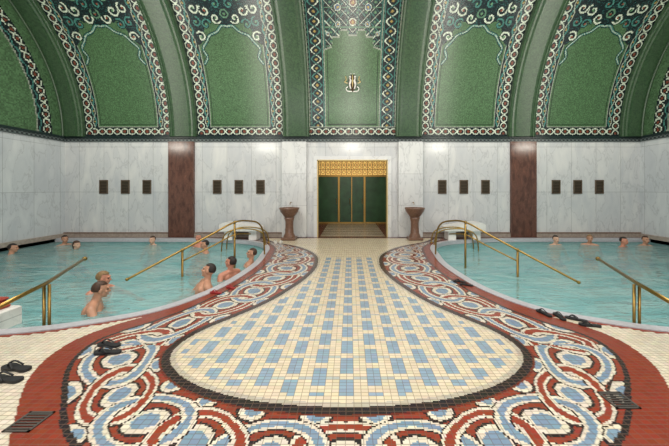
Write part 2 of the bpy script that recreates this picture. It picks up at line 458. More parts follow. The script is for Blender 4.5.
b = MB(); b.box(DX0, DX0+.025, YB-.07, YB+.2, 0, DZ); b.box(DX1-.025, DX1, YB-.07, YB+.2, 0, DZ); b.box(DX0, DX1, YB-.07, YB+.2, DZ-.03, DZ)
b.build('trim_12', M_pgold)['kind'] = 'structure'
fm, nt, p = new_mat('frieze_checker'); N = nt.nodes.new; L = nt.links.new
tc = N('ShaderNodeTexCoord'); ck = N('ShaderNodeTexChecker'); ck.inputs['Scale'].default_value = 16
ck.inputs['Color1'].default_value = C4((30,36,42)); ck.inputs['Color2'].default_value = C4((96,106,104))
L(tc.outputs['Object'], ck.inputs[0]); L(ck.outputs[0], p.inputs['Base Color']); p.inputs['Roughness'].default_value = .35
M_teal = mat('dark_teal_border', (24,40,40), .3)
MB().box(XL, XR, YB-.04, YB, 3.17, 3.27).build('trim_1', fm)['kind'] = 'structure'
MB().box(XL, XR, YB-.06, YB, 3.27, 3.35, .01).build('trim_2', M_teal)['kind'] = 'structure'
MB().box(XL, XL+.04, YN, YB, 3.17, 3.27).build('trim_3', fm)['kind'] = 'structure'
MB().box(XR-.04, XR, YN, YB, 3.17, 3.27).build('trim_4', fm)['kind'] = 'structure'
MB().box(XL, XL+.06, YN, YB, 3.27, 3.35, .01).build('trim_5', M_teal)['kind'] = 'structure'
MB().box(XR-.06, XR, YN, YB, 3.27, 3.35, .01).build('trim_6', M_teal)['kind'] = 'structure'
n = 7
for s_ in (-1, 1):
    MB().box(XC+s_*5.67-.42, XC+s_*5.67+.42, YB-.09, YB+.02, 0, 3.17).build(f'trim_{n}', M_brown)['kind'] = 'structure'; n += 1
    MB().box(XC+s_*1.92-.4, XC+s_*1.92+.4, YB-.12, YB+.02, 0, 3.17, .02).build(f'trim_{n}', M_pilw)['kind'] = 'structure'; n += 1
    a, b_ = (XL, XC-2.32) if s_ < 0 else (XC+2.32, XR)
    o = MB().box(a, b_, YB-.05, YB, 0, .13).build('baseboard_back' if s_ < 0 else 'baseboard_back_right', M_base); o['kind'] = 'structure'
    MB().box(a, b_, YB-.06, YB, .13, .16).build('ledge', M_stone, o)
MB().box(XL, XL+.05, YN, YB, 0, .13).build('baseboard_left', M_base)['kind'] = 'structure'
MB().box(XR-.05, XR, YN, YB, 0, .13).build('baseboard_right', M_base)['kind'] = 'structure'

# door
DWH = VW-.02
d = thing('door_1', 'dark green glass doors in slim gilded frames under a lit lattice transom', 'door', (XC,YD,DB)); d['kind'] = 'structure'
h = DT-DB; TRZ = .74
fb = MB()
fb.box(-DWH,-DWH+.05,-.05,.07,0,h); fb.box(DWH-.05,DWH,-.05,.07,0,h); fb.box(-DWH,DWH,-.05,.07,h-.05,h); fb.box(-DWH+.05,DWH-.05,-.05,.07,h-TRZ-.06,h-TRZ)
for x in (-.6,.6): fb.box(x-.03,x+.03,-.05,.07,0,h-TRZ-.06)
fb.build('door_frame', M_gold, d)
tb = MB()
NB = 14
for k in range(NB+1):
    x = -DWH+.05+k*(2*DWH-.1)/NB
    tb.box(x-.013,x+.013,-.02,.02,h-TRZ,h-.05)
for z in (.28,.5): tb.box(-DWH+.05,DWH-.05,-.02,.02,h-z-.013,h-z+.013)
for k in range(NB):
    xx = -DWH+.05+(k+.5)*(2*DWH-.1)/NB
    for zc in (h-.62,h-.39,h-.165):
        tb.tube([(xx+.07*math.cos(a), 0, zc+.07*math.sin(a)) for a in [i*PI/6 for i in range(13)]], .012, 5)
tb.build('transom_lattice', mat('dark_gold', (120,88,40), .45, .4, .15, 40, .02), d)
em, nt, p = new_mat('lit_transom_glass'); p.inputs['Base Color'].default_value = C4((220,178,105)); p.inputs['Emission Color'].default_value = C4((245,200,115)); p.inputs['Emission Strength'].default_value = .7
MB().box(-DWH+.05,DWH-.05,.05,.06,h-TRZ,h-.05).build('transom_glass', em, d)
for x0, x1 in ((-DWH+.05,-.625),(-.575,0),(0,.575),(.625,DWH-.05)):
    lf = MB().box(x0+.005,x1-.005,.01,.03,0,h-TRZ-.06).build('door_leaf', M_glass, d)
    g = MB(); w_ = .018; zt = h-TRZ-.06
    g.box(x0,x0+w_,-.02,.04,0,zt); g.box(x1-w_,x1,-.02,.04,0,zt); g.box(x0,x1,-.02,.04,0,.06); g.box(x0,x1,-.02,.04,zt-.03,zt)
    g.build('leaf_frame', M_gold, lf)
    MB().tube([(x1-.09,-.02,.9),(x1-.09,-.06,.92),(x1-.09,-.06,1.15),(x1-.09,-.02,1.17)], .012, 6).build('door_handle', M_brass, lf)

# ------------------------------------------------------------------ vault
def vp(x, th, off=0):
    Y = EC+EA*math.cos(th); Z = ZS+EB*math.sin(th)
    nxv = math.cos(th)/EA; nz_ = math.sin(th)/EB; l = math.hypot(nxv, nz_)
    return (x, Y-nxv/l*off, Z-nz_/l*off)
NT = 180
ths = [PI*k/NT for k in range(NT+1)]
vs = [vp(x, t, -.03) for x in (XL-.1, XR+.1) for t in ths]
ceil = MB().add(vs, [(i,i+1,NT+1+i+1,NT+1+i) for i in range(NT)]).build('ceiling', M_green, None, True)
ceil['kind'] = 'structure'
HW = 1.43; PC = [XC+k*3.73 for k in (-2,-1,0,1,2)]
def rib(x0, x1):
    prof = [(x0,-.02),(x0,.11),(x0+.02,.14),(x0+.07,.15),(x0+.09,.13),(x0+.13,.15),(x0+.2,.16),(x1-.2,.16),(x1-.13,.15),(x1-.09,.13),(x1-.07,.15),(x1-.02,.14),(x1,.11),(x1,-.02)]
    vs = []; n = len(prof)
    for t in ths:
        for x, o in prof: vs.append(vp(x, t, o))
    MB().add(vs, [(i*n+k, i*n+k+1, (i+1)*n+k+1, (i+1)*n+k) for i in range(NT) for k in range(n-1)]).build('vault_rib', M_green, ceil)
edges = [XL-.02]
for c in PC: edges += [c-HW, c+HW]
edges.append(XR+.02)
for k in range(0, len(edges), 2): rib(edges[k], edges[k+1])

G = lambda *a: np.array(a, float)
gr = G(74,104,72); gr2 = G(48,76,52); nav = G(18,32,36); tea = G(36,76,74); tea2 = G(64,118,110); wh = G(196,206,188); ye = G(170,146,84); lg = G(96,134,98); rd = G(112,60,44); bl_ = G(44,68,96); sage = G(88,124,100)
def spiral(cx_, cy_, r, turns=1.6, a0=0, sg=1):
    return [(cx_+r*(1-t*.85)*math.cos(a0+sg*turns*2*PI*t), cy_+r*(1-t*.85)*math.sin(a0+sg*turns*2*PI*t)) for t in [i/36 for i in range(37)]]
def stroke(col, U, V, pts, w, c, outline=None):
    d_, _, _ = dpoly(U, V, pts)
    if outline is not None: col[d_ < w+.022] = outline
    col[d_ < w] = c
def loops(col, mask, a, b, ra, rb, cc=wh, cin=tea):
    """chain of pale oval links along coordinate a, b = offset from the chain's line"""
    p_ = 2.0*ra; aa = (a/p_ % 1-.5)*p_; dd = np.hypot(aa/ra, b/rb)
    col[mask & (dd < 1)] = cc; col[mask & (dd < .72)] = nav; col[mask & (dd < .4)] = cin
def wave(col, mask, a, b, amp, k, w, cc):
    col[mask & (np.abs(b-amp*np.sin(a*k)) < w)] = cc
def panel_cols(kind, u_, v_, idx):
    n = len(u_); U = np.abs(u_); V = v_
    c = np.tile(gr, (n,1)); c[:] *= rng.uniform(.86, 1.1, n)[:,None]
    k = (idx*.37) % 1
    if kind == 'side':
        b = U > .99; c[b] = nav
        loops(c, b & (V > .1), V, U-1.30, .125, .11, wh, rd)
        mb_ = b & (V > .3) & (U < 1.19)
        wave(c, mb_, V, U-1.10, .05, 9, .026, tea2); wave(c, mb_, V, U-1.10, -.05, 9, .016, wh*.8)
        dots = (np.hypot(((V/.349) % 1-.5)*.349, (U-1.10)) < .03); c[mb_ & dots] = ye*.9
        bb = (V < .34) & (V > .03) & (U < 1.2); c[bb] = nav
        loops(c, bb, u_, V-.19, .125, .11, wh, rd)
        ln = ((np.abs(U-.99) < .014) & (V > .34)) | ((np.abs(V-.345) < .014) & (U < 1.0))
        c[ln] = wh*.75
        c[(np.abs(U-.92) < .016) & (V > .42) & (V < 2.7)] = gr2*.7
        c[(np.abs(V-.42) < .016) & (U < .92)] = gr2*.7
        # curling ribbons framing the head of the open green field
        lim = 3.50-.08*np.sin(U*7.5+.6+k)-.05*np.sin(U*17)-np.clip(U-.52, 0, 1)*1.25
        top = (V > lim) & (U < 1.0); c[top] = nav
        c[top & (rng.random(n) < .15)] = tea
        spl = [(.84,3.12,.15,0,1,wh),(.60,3.46,.15,2,-1,tea2),(.28,3.62,.15,3,1,wh),(.0,3.72,.13,1,-1,sage),(.88,3.52,.14,1,1,tea2),(.55,3.82,.16,0,-1,wh),(.20,3.98,.15,0,1,tea2),(.86,3.88,.15,2,1,wh),(.42,4.16,.16,2,-1,sage),(.8,4.24,.16,2,1,wh),(.08,4.32,.16,0,1,wh),(.45,4.5,.17,1,-1,tea2),(.9,4.6,.17,1,-1,wh),(.15,4.7,.17,1,-1,sage)]
        for cx_, cy_, r, a0, sg, cc in spl:
            stroke(c, U, V, spiral(cx_, cy_, r, 1.1, a0+k*2, sg), .022, cc, nav)
            m = np.hypot(U-cx_, V-cy_) < r*.2; c[m] = lg if (idx+int(cx_*10)) % 2 else rd*1.2
        rib_ = [(p_.x,p_.y) for p_ in catmull([(.92,2.35,0),(.80,2.55,0),(.88,2.78,0),(.72,2.98,0),(.58,3.16,0),(.34,3.26,0),(.16,3.42,0),(0,3.40,0)], 5)]
        stroke(c, U, V, rib_, .03, tea2, nav); stroke(c, U, V, rib_, .010, wh*.9)
    else:
        b = U > .88; c[b] = nav
        w0 = U-1.14
        for sgn_, cc in ((1, wh), (-1, tea2)):
            c[b & (np.abs(w0-sgn_*.14*np.sin(V*12)) < .036)] = nav
            c[b & (np.abs(w0-sgn_*.14*np.sin(V*12)) < .022)] = cc
        sq = (np.abs(np.abs(w0)-.20) < .016); c[b & sq] = tea2
        tick = b & (np.abs(w0) > .215) & (((V/.07).astype(int)) % 2 == 0); c[tick] = sage*.8
        dots = (np.hypot(((V/.2618) % 1-.5)*.2618, w0) < .04); c[b & dots] = ye*.9
        c[(np.abs(U-.89) < .015)] = wh*.75; c[U > 1.40] = wh*.8
        bb = (V < .34) & (V > .03); c[bb] = nav; loops(c, bb, u_, V-.19, .125, .11, wh, rd)
        c[np.abs(V-.345) < .015] = wh*.8
        c[(np.abs(U-.80) < .016) & (V > .43) & (V < 2.7)] = gr2*.65; c[(np.abs(V-.43) < .016) & (U < .80)] = gr2*.65
        lim = np.interp(U, [0,.12,.16,.36,.40,.60,.64,.88], [3.16,3.16,3.3,3.3,3.12,3.12,2.84,2.76])
        top = (V > lim) & (U < .88); c[top] = nav
        P_ = .26
        for s1, cc in ((1, tea2), (-1, wh)):
            d1 = np.abs(((U*s1+V)/P_) % 1-.5)*P_; c[top & (d1 < .026)] = nav; c[top & (d1 < .016)] = cc*.95
        nd = np.hypot(((U/P_) % 1-.5), ((V/P_) % 1-.5)); c[top & (nd < .22)] = tea; c[top & (nd < .12)] = lg
        hz = top & (np.abs((V/.52) % 1-.5) < .035); c[hz] = sage
        vt = top & (np.abs((U/.34) % 1-.5) < .05); c[vt] = tea2*.8
        for cx_, cy_, r in ((.0,3.52,.11),(.44,3.46,.08),(.44,3.9,.1),(0,4.02,.12),(.74,3.2,.06)):
            dd = np.hypot(U-cx_, V-cy_); c[dd < r*1.2] = nav; c[dd < r] = wh*.95; c[dd < r*.72] = rd if cx_ < .2 else bl_*1.3; c[dd < r*.4] = ye
        c[(np.abs(V-lim) < .022) & (U < .88)] = wh*.7
    c *= rng.uniform(.86, 1.1, n)[:,None]
    return c
CS = .024
arc = 5.17
for idx, pc in enumerate(PC):
    nu = int(2*HW/CS); th = np.arange(.004, 1.1, CS/arc); nv = len(th)-1
    us = np.linspace(-HW, HW, nu+1)
    gi, gj = np.meshgrid(np.arange(nu), np.arange(nv)); gi = gi.ravel(); gj = gj.ravel()
    q = np.zeros((len(gi),4,3))
    for k, (a, b_) in enumerate(((0,0),(1,0),(1,1),(0,1))):
        t = th[gj+b_]; q[:,k,0] = pc+us[gi+a]; q[:,k,1] = EC+EA*np.cos(t); q[:,k,2] = ZS+EB*np.sin(t)
    uu = (us[gi]+us[gi+1])/2; vv = (th[gj]+th[gj+1])/2*arc
    quads('mosaic_panel', q[:, ::-1], panel_cols('mid' if idx == 2 else 'side', uu, vv, idx), M_attr_vault, ceil)
for XW, sg in ((XL, 1), (XR, -1)):
    cs = .04
    ys = np.arange(YN, YB, cs); zs = np.arange(ZS, ZS+EB, cs)
    gy, gz = np.meshgrid(ys, zs); gy = gy.ravel(); gz = gz.ravel()
    rr = np.hypot((gy+cs/2-EC)/EA, (gz+cs/2-ZS)/EB); k = rr < 1.02; gy = gy[k]; gz = gz[k]; rr = rr[k]
    q = np.zeros((len(gy),4,3)); q[:,:,0] = XW+sg*.01
    for kk_, (a, b_) in enumerate(((0,0),(1,0),(1,1),(0,1))): q[:,kk_,1] = gy+a*cs; q[:,kk_,2] = gz+b_*cs
    c = np.tile(gr, (len(gy),1))
    rd_ = (1-rr)*5.17; ang = np.arctan2((gz-ZS)/EB, (gy-EC)/EA)*5.17
    m = (rd_ > .44) & (rd_ < .84); c[m] = nav
    loops(c, m, ang*.88, rd_-.58, .12, .11, wh, rd); wave(c, m & (rd_ > .70), ang, rd_-.77, .035, 13, .022, tea2)
    c[np.abs(rd_-.86) < .022] = wh*.7
    c *= rng.uniform(.8, 1.12, len(c))[:,None]
    if sg < 0: q = q[:, ::-1]
    quads('lunette_mosaic', q, c, M_attr_vault, ceil)
# relief emblem in the middle panel
e = thing('mosaic_emblem', 'small pale upright relief emblem with scrolls in the middle vault panel', 'emblem', vp(XC, .345, .16))
e.rotation_euler = (-.345, 0, 0)
XR90 = Matrix.Rotation(PI/2, 4, 'X')
MB().prism([(-.05,-.30),(0,-.36),(.05,-.30),(.12,-.2),(.13,.0),(.11,.16),(.05,.3),(0,.36),(-.05,.3),(-.11,.16),(-.13,0),(-.12,-.2)], 0, .03).xf(XR90).build('plaque', mat('emblem_dark', (70,56,44), .4), e)
for sg in (-1,1):
    w = MB(); w.tube(catmull([(sg*.06,-.05,-.27),(sg*.09,-.05,-.1),(sg*.06,-.05,.04),(sg*.085,-.05,.12)], 4), [.024]*5+[.034]*4+[.024]*4, 8); w.ell((sg*.075,-.05,.185), (.032,.03,.038))
    w.build('figure', M_white, e)
    MB().tube(catmull([(sg*.02,-.05,-.38),(sg*.16,-.05,-.36),(sg*.2,-.05,-.26),(sg*.15,-.05,-.2)], 4), .016, 6).build('lower_scroll', M_white, e)
    MB().tube(catmull([(sg*.16,-.05,-.06),(sg*.25,-.05,-.02),(sg*.2,-.05,.06),(sg*.22,-.05,.2)], 4), .015, 6).build('side_scroll', M_pgold, e)
    MB().tube(catmull([(sg*.04,-.05,.3),(sg*.1,-.05,.36),(sg*.06,-.05,.43),(0,-.05,.40)], 4), .016, 6).build('crest', M_white, e)
MB().prism([(0,-.24),(.02,-.05),(.016,.12),(0,.3),(-.016,.12),(-.02,-.05)], .02, .07).xf(XR90).build('medallion', M_pgold, e)

# ------------------------------------------------------------------ wall vents
def make_vent():
    t = thing('wall_vent', 'x', 'vent', (0,0,0), 0, 'brown vents across the marble back wall')
    f_ = MB(); f_.box(-.14,.14,-.03,0,-.23,-.2); f_.box(-.14,.14,-.03,0,.2,.23); f_.box(-.14,-.11,-.03,0,-.23,.23); f_.box(.11,.14,-.03,0,-.23,.23)
    f_.build('vent_frame', M_grille, t)
    MB().box(-.12,.12,-.008,0,-.21,.21).build('backing', M_dark, t)
    s_ = MB()
    for k in range(8): s_.add([(-.11,-.008,-.19+k*.05),(.11,-.008,-.19+k*.05),(.11,-.027,-.158+k*.05),(-.11,-.027,-.158+k*.05)], [(0,1,2,3)])
    s_.build('slat', M_grille, t)
    return t
v0 = None
nm = ['leftmost','middle','rightmost']
desc = [(-8.2,'left of the left brown pilaster'),(-4.42,'just right of the left brown pilaster'),
        (3.07,'just left of the right brown pilaster'),(6.86,'right of the right brown pilaster')]
for xs, where in desc:
    for k in range(3):
        lab = f'{nm[k]} brown vent of the three {where}'
        loc = (xs+k*.72, YB, 1.67)
        if v0 is None: v0 = make_vent(); v0.location = loc; v0['label'] = lab
        else: dup(v0, loc, None, lab)

# ------------------------------------------------------------------ fountains
f0 = thing('drinking_fountain', 'brown stone drinking fountain on a pedestal left of the doorway', 'fountain', (-1.92,9.5,0))
MB().lathe([(0,.70),(.13,.70),(.17,.74),(.23,.82),(.285,.9),(.30,.95),(.315,.97),(.315,1.01),(.29,1.015),(.26,.985),(.18,.93),(0,.9)]).build('basin', M_stone, f0, True)
MB().lathe([(.19,.08),(.17,.14),(.14,.2),(.125,.4),(.125,.56),(.145,.64),(.165,.70),(0,.72)]).build('pedestal', M_stone, f0, True)
MB().box(-.22,.22,-.22,.22,0,.08,.02).build('foot', M_stone, f0)
MB().tube([(0,.38,1.16),(0,.22,1.18),(0,.12,1.15),(0,.1,1.1)], .01, 8).build('spout', M_brass, f0, True)
dup(f0, (2.05,9.5,0), None, 'brown stone drinking fountain on a pedestal right of the doorway')

# ------------------------------------------------------------------ benches
def bench(x, s_, lab):
    t = thing('stone_bench', lab, 'bench', (x,9.5,0))
    poly = [(-.62,.3),(-.62,.5),(-.5,.56),(-.2,.55),(.25,.47),(.6,.42),(.64,.3)]
    poly = [(s_*a, b_) for a, b_ in poly]
    m_ = MB().prism(poly, -.3, .3).xf(Matrix.Rotation(PI/2, 4, 'X')); m_.build('seat_slab', M_white, t)
    for xx in (-.38,.38):
        MB().box(xx-.12,xx+.12,-.2,.2,0,.3,.015).build('support', M_white, t)
bench(-3.4, 1, 'white marble bench beside the left pool behind the brass loop')
bench(3.55, -1, 'white marble bench beside the right pool behind the brass loop')

# ------------------------------------------------------------------ handrails
def long_rail(sg, kend, lab):
    t = thing('handrail', lab, 'handrail', (sg*2.5,6.5,0))
    P = lambda x, y, z: (sg*(x-2.5), y-6.5, z)
    A = Vector((2.5,6.5,.88)); B = Vector((4.04,5.2,-.06))
    pt = lambda k, dz=0: (A+(B-A)*k+Vector((0,0,dz)))
    top = [P(2.08,7.3,.0), P(2.09,7.22,.55), P(2.15,7.08,.78), P(2.28,6.85,.87), P(*pt(0)), P(*pt(.25)), P(*pt(.5)), P(*pt(.75)), P(*pt(kend))]
    MB().tube([p_ for p_ in catmull(top, 6)], .019, 10).build('top_rail', M_brass, t, True)
    low = [P(2.28,6.87,.57), P(*pt(-.0,-.27)), P(*pt(.2,-.25)), P(*pt(.5,-.22))]
    MB().tube(catmull(low, 4), .015, 8).build('lower_rail', M_brass, t, True)
    MB().ell(P(*pt(kend)), (.03,.03,.03)).build('knob', M_brass, t, True)
    for k, zb in ((0,-.56),(.5,-.85)):
        q_ = pt(k)
        MB().tube([P(q_.x,q_.y,zb), P(q_.x,q_.y,q_.z)], .022, 10).build('post', M_brass, t, True)
        MB().ell(P(q_.x,q_.y,q_.z), (.033,.033,.033)).build('knob', M_brass, t, True)
long_rail(-1, .93, 'long brass stair handrail descending into the left pool beside seated bathers')
long_rail(1, .97, 'long brass stair handrail descending into the right pool')
def loop_rail(sg, lab):
    t = thing('loop_rail', lab, 'handrail', (sg*2.92,8.5,0))
    for dy in (0,.34):
        pts = [(sg*.62,-.25+dy,-.5),(sg*.6,-.25+dy,.1),(sg*.52,-.2+dy,.36),(sg*.25,-.1+dy,.48),(-sg*.15,.0+dy,.46),(-sg*.42,.06+dy,.34),(-sg*.5,.08+dy,.1),(-sg*.5,.08+dy,0)]
        MB().tube(catmull(pts, 5), .018, 8).build('loop', M_brass, t, True)
    for dy in (0,.34):
        MB().lathe([(.0,.0),(.05,.0),(.05,.02),(.03,.03),(0,.03)], (-sg*.5,.08+dy,.0), 16).build('flange', M_brass, t, True)
loop_rail(-1, 'curved brass entry loop at the far corner of the left pool')
loop_rail(1, 'curved brass entry loop at the far corner of the right pool')
def near_rail(sg, xpost, x0, x1, lab):
    t = thing('handrail', lab, 'handrail', (sg*xpost,3.6,0))
    P = lambda x, y, z: (sg*(x-xpost), y-3.6, z)
    a = Vector((x0,2.7,.47)); b_ = Vector((x1,5.2,.39))
    MB().tube([P(*a), P(xpost,3.62,.465), P(*b_)], .022, 12).build('top_rail', M_brass, t, True)
    MB().ell(P(*b_), (.038,.038,.038)).build('knob', M_brass, t, True)
    MB().ell(P(*a), (.038,.038,.038)).build('knob', M_brass, t, True)
    for dx in (-.032,.032):
        MB().tube([P(xpost+dx,3.62,-.56), P(xpost+dx,3.62,.45)], .016, 10).build('post', M_brass, t, True)
    MB().tube([P(x0+.03,2.75,0), P(x0+.03,2.75,.46)], .022, 10).build('post', M_brass, t, True)
    MB().lathe([(0,0),(.07,0),(.07,.02),(.035,.035),(0,.035)], P(x0+.03,2.75,.0), 18).build('flange', M_brass, t, True)
near_rail(-1, 3.66, 3.3, 4.6, 'short brass handrail at the near end of the left pool')
near_rail(1, 3.46, 3.08, 4.3, 'short brass handrail at the near end of the right pool')

# ------------------------------------------------------------------ marble block, towel, drains
MB().box(-4.8,-4.2,3.5,3.84,LZ,.12,.02).build('marble_block', M_white)
tag(bpy.data.objects['marble_block'], 'white marble block at the near edge of the left pool, under a red towel', 'block')
tw = MB()
for k in range(3): tw.box(-4.7+.01*k,-4.27-.01*k,3.54,3.78,.121+k*.045,.16+k*.045,.015)
tag(tw.build('towel', M_towel), 'folded reddish towel on the white marble block', 'towel')
def drain(x, y, lab):
    t = thing('floor_drain', lab, 'drain', (x,y,.002))
    f_ = MB(); f_.box(-.09,.09,-.09,-.075,0,.006); f_.box(-.09,.09,.075,.09,0,.006); f_.box(-.09,-.075,-.09,.09,0,.006); f_.box(.075,.09,-.09,.09,0,.006)
    f_.build('drain_frame', M_steel, t)
    g_ = MB()
    for k in range(6): g_.box(-.075,.075,-.066+k*.025,-.054+k*.025,0,.005)
    g_.build('grate', M_steel, t)
drain(-2.2, 2.06, 'square metal floor drain in the mosaic at the front left')
drain(2.03, 2.27, 'square metal floor drain in the mosaic at the front right')

# ------------------------------------------------------------------ flip-flops
def sandal(x, y, rz, mm, lab, sc=1.0):
    t = thing('flip_flop', lab, 'flip-flop', (x,y,.003), rz, 'flip-flops left on the mosaic deck'); t.scale = (sc,sc,sc)
    out = [(-.03,-.13),(.0,-.14),(.03,-.13),(.038,-.09),(.03,-.02),(.042,.04),(.05,.09),(.04,.125),(.01,.14),(-.025,.13),(-.045,.09),(-.04,.03),(-.03,-.03),(-.036,-.09)]
    oc = [(p_.x,p_.y) for p_ in catmull([(a,b_,0) for a,b_ in out+[out[0]]], 3)][:-1]
    MB().prism(oc, 0, .022).build('sole', mm, t)
    s_ = MB()
    for e_ in (1,-1):
        s_.tube(catmull([(.0,.09,.02),(.0,.075,.045),(e_*.02,.04,.06),(e_*.04,-.02,.02)], 4), [.008]*13, 6)
    s_.build('strap', mm, t, True)
    return t
sd = [(-2.46,3.06,1.4,M_black,'black flip-flop farther from camera, on the mosaic at the left',.9),
      (-2.36,2.92,1.6,M_black,'black flip-flop nearer the camera, of the left mosaic pair',.9),
      (-2.96,2.66,1.4,M_black,'black flip-flop on the cream tiles at the left edge, farther one'),
      (-2.87,2.50,1.5,M_black,'black flip-flop on the cream tiles at the left edge, nearer one'),
      (-2.06,4.60,1.3,M_red,'red flip-flop by the seated bathers, nearer one',.72),
      (-1.93,4.84,1.0,M_red,'red flip-flop by the seated bathers, farther one',.72),
      (1.93,4.98,1.0,M_black,'small dark flip-flop at the right pool edge, nearer one',.75),
      (1.88,5.16,1.2,M_black,'small dark flip-flop at the right pool edge, farther one',.75),
      (2.48,3.84,.2,M_black,'leftmost black flip-flop of the row by the right pool',.8),
      (2.61,3.74,-.1,M_black,'second black flip-flop from the left by the right pool',.8),
      (2.76,3.66,.9,M_black,'third black flip-flop from the left by the right pool',.8),
      (2.80,3.50,1.3,M_black,'rightmost black flip-flop of the row by the right pool',.8),
      (-2.22,8.92,.3,M_whiterub,'left one of the white flip-flops by the far brass loop'),
      (-2.05,8.9,.1,M_whiterub,'right one of the white flip-flops by the far brass loop')]
for s_ in sd: sandal(*s_)

# ------------------------------------------------------------------ people
SK = {'tan': mat('tan_skin', (184,136,110), .45, 0, .12, 9, .02), 'fair': mat('fair_skin', (210,168,144), .45, 0, .1, 9, .02), 'red': mat('flushed_skin', (196,132,108), .45, 0, .12, 9, .02)}
HR = {'dark': mat('dark_hair', (34,24,20), .6, 0, .3, 60, .4), 'brown': mat('brown_hair', (66,44,30), .6, 0, .3, 60, .4), 'grey': mat('grey_hair', (128,122,114), .6, 0, .3, 60, .4), 'blond': mat('blond_hair', (132,104,68), .6, 0, .3, 60, .4)}
M_eye = mat('eye_dark', (30,24,22), .2); M_lip = mat('lip', (150,72,62), .5)
M_trunk = {'blue': mat('blue_swimwear', (40,60,110), .8), 'black': mat('black_swimwear', (26,26,30), .8)}
def person(x, y, hz, yaw, skin, hair, lab, seat=False, lean=0.0, hyaw=0.0, hpitch=0.0, armL=None, armR=None, trunks='blue', long=False, fine=True, sc=1.0):
    pz = hz-.68*sc
    t = thing('person', lab, 'person', (x,y,pz), yaw)
    t.scale = (sc,sc,sc)
    RL = Matrix.Rotation(-lean, 3, 'X')
    def T(p): return RL @ Vector(p)
    b = MB(); rot = RL
    b.ell((0,0,0), (.165,.12,.13)); b.ell(T((0,.005,.16)), (.14,.105,.17), rot=rot); b.ell(T((0,.01,.33)), (.172,.115,.17), rot=rot)
    for s in (-1,1):
        b.ell(T((s*.075,.075,.36)), (.075,.045,.06), rot=rot)
        b.cap(T((0,-.01,.49)), .055, T((s*.18,0,.435)), .062)
        b.ell(T((s*.085,-.055,.37)), (.075,.06,.1), rot=rot)
    b.cap(T((0,-.005,.46)), .06, T((0,.005,.6)), .052)
    HC = T((0,.02,.665)); RH = RL @ (Matrix.Rotation(hyaw, 3, 'Z') @ Matrix.Rotation(-hpitch, 3, 'X'))
    def H(p): return HC+RH @ Vector(p)
    b.ell(H((0,-.01,.02)), (.072,.092,.098), rot=RH); b.ell(H((0,.035,-.045)), (.053,.058,.068), rot=RH); b.ell(H((0,.062,-.092)), (.025,.025,.022), rot=RH)
    b.cap(H((0,.088,.015)), .010, H((0,.108,-.028)), .014, 8)
    for s in (-1,1):
        b.ell(H((s*.076,-.005,-.01)), (.012,.022,.034), rot=RH, n=10, m=6)
        b.cap(H((s*.012,.088,.035)), .012, H((s*.045,.078,.033)), .01, 8)
        b.ell(H((s*.043,.064,-.02)), (.022,.02,.02), rot=RH)
    for s, arm in ((-1,armL),(1,armR)):
        sh = T((s*.195,0,.43))
        if arm is None: el, ha = (s*.27,.08,.2), (s*.2,.28,.1)
        else: el, ha = arm
        el = T(el); ha = T(ha)
        el = sh+(el-sh).normalized()*.28; ha = el+(ha-el).normalized()*.25
        b.cap(sh, .056, el, .040); b.ell(sh.lerp(el,.4), (.05,.05,.06)); b.cap(el, .042, ha, .026)
        dr = (ha-el).normalized(); side = dr.cross(Vector((0,0,1)))
        if side.length < .2: side = Vector((1,0,0))
        side.normalize(); nrm = side.cross(dr).normalized()
        b.cap(ha+dr*.02-side*.016, .020, ha+dr*.075-side*.024, .017); b.cap(ha+dr*.02+side*.016, .020, ha+dr*.075+side*.024, .017)
        if fine:
            for k, ln in enumerate((.062,.076,.072,.056)):
                o_ = ha+dr*.085+side*(k-1.5)*.023*1.0
                m_ = o_+dr*ln*.5+side*(k-1.5)*.005; e_ = m_+dr*ln*.45-nrm*.014
                b.cap(o_, .0105, m_, .0095, 8); b.cap(m_, .0095, e_, .008, 8)
            th_ = ha+dr*.03-side*.03*s
            b.cap(th_, .013, th_+dr*.035-side*.028*s, .011, 8); b.cap(th_+dr*.035-side*.028*s, .011, th_+dr*.062-side*.034*s-nrm*.006, .009, 8)
    hips = []
    for s in (-1,1):
        hp = Vector((s*.09,.01,-.04))
        if seat: kn = hp+Vector((s*.05,.41,-.02)); an = kn+Vector((0,.03,-.40))
        else:
            drop = max(.3, min(.82, (pz-PZ)/sc-.1)); kf = math.sqrt(max(.0, .42**2-(drop/2)**2))
            kn = hp+Vector((s*.04,kf,-drop/2)); an = hp+Vector((s*.05,.02,-drop))
        b.cap(hp, .085, kn, .055); b.cap(kn, .056, an, .036); b.ell(kn.lerp(an,.3)+Vector((0,-.015,0)), (.045,.045,.09))
        b.cap(an+Vector((0,-.03,-.03)), .033, an+Vector((0,.15,-.045)), .028)
        hips.append((hp, kn))
    body = b.build('body', SK[skin], t, True, False)
    r = body.modifiers.new('r', 'REMESH'); r.mode = 'VOXEL'; r.voxel_size = .0075 if fine else .013; r.use_smooth_shade = True
    sm = body.modifiers.new('s', 'SMOOTH'); sm.factor = .5; sm.iterations = 4
    tr_ = MB(); tr_.ell((0,0,-.01), (.178,.133,.13))
    for hp, kn in hips: tr_.cap(hp, .098, hp.lerp(kn,.4), .088)
    to = tr_.build('swim_trunks', M_trunk[trunks], t, True, False)
    r = to.modifiers.new('r', 'REMESH'); r.mode = 'VOXEL'; r.voxel_size = .015; r.use_smooth_shade = True
    for s in (-1,1): MB().ell(H((s*.031,.080,.008)), (.010,.008,.006), rot=RH, n=10, m=6).build('eye', M_eye, t, True)
    MB().ell(H((0,.090,-.060)), (.022,.009,.007), rot=RH, n=10, m=6).build('mouth', M_lip, t, True)
    def keepf(a, b2, c):
        if long: return c > .35 or b2 < .25
        return c > .5 or (b2 < .1 and c > -.35)
    hb = MB(); hb.ell(H((0,-.013,.024)), (.079,.099,.101), n=24, m=16, rot=RH, keep=keepf)
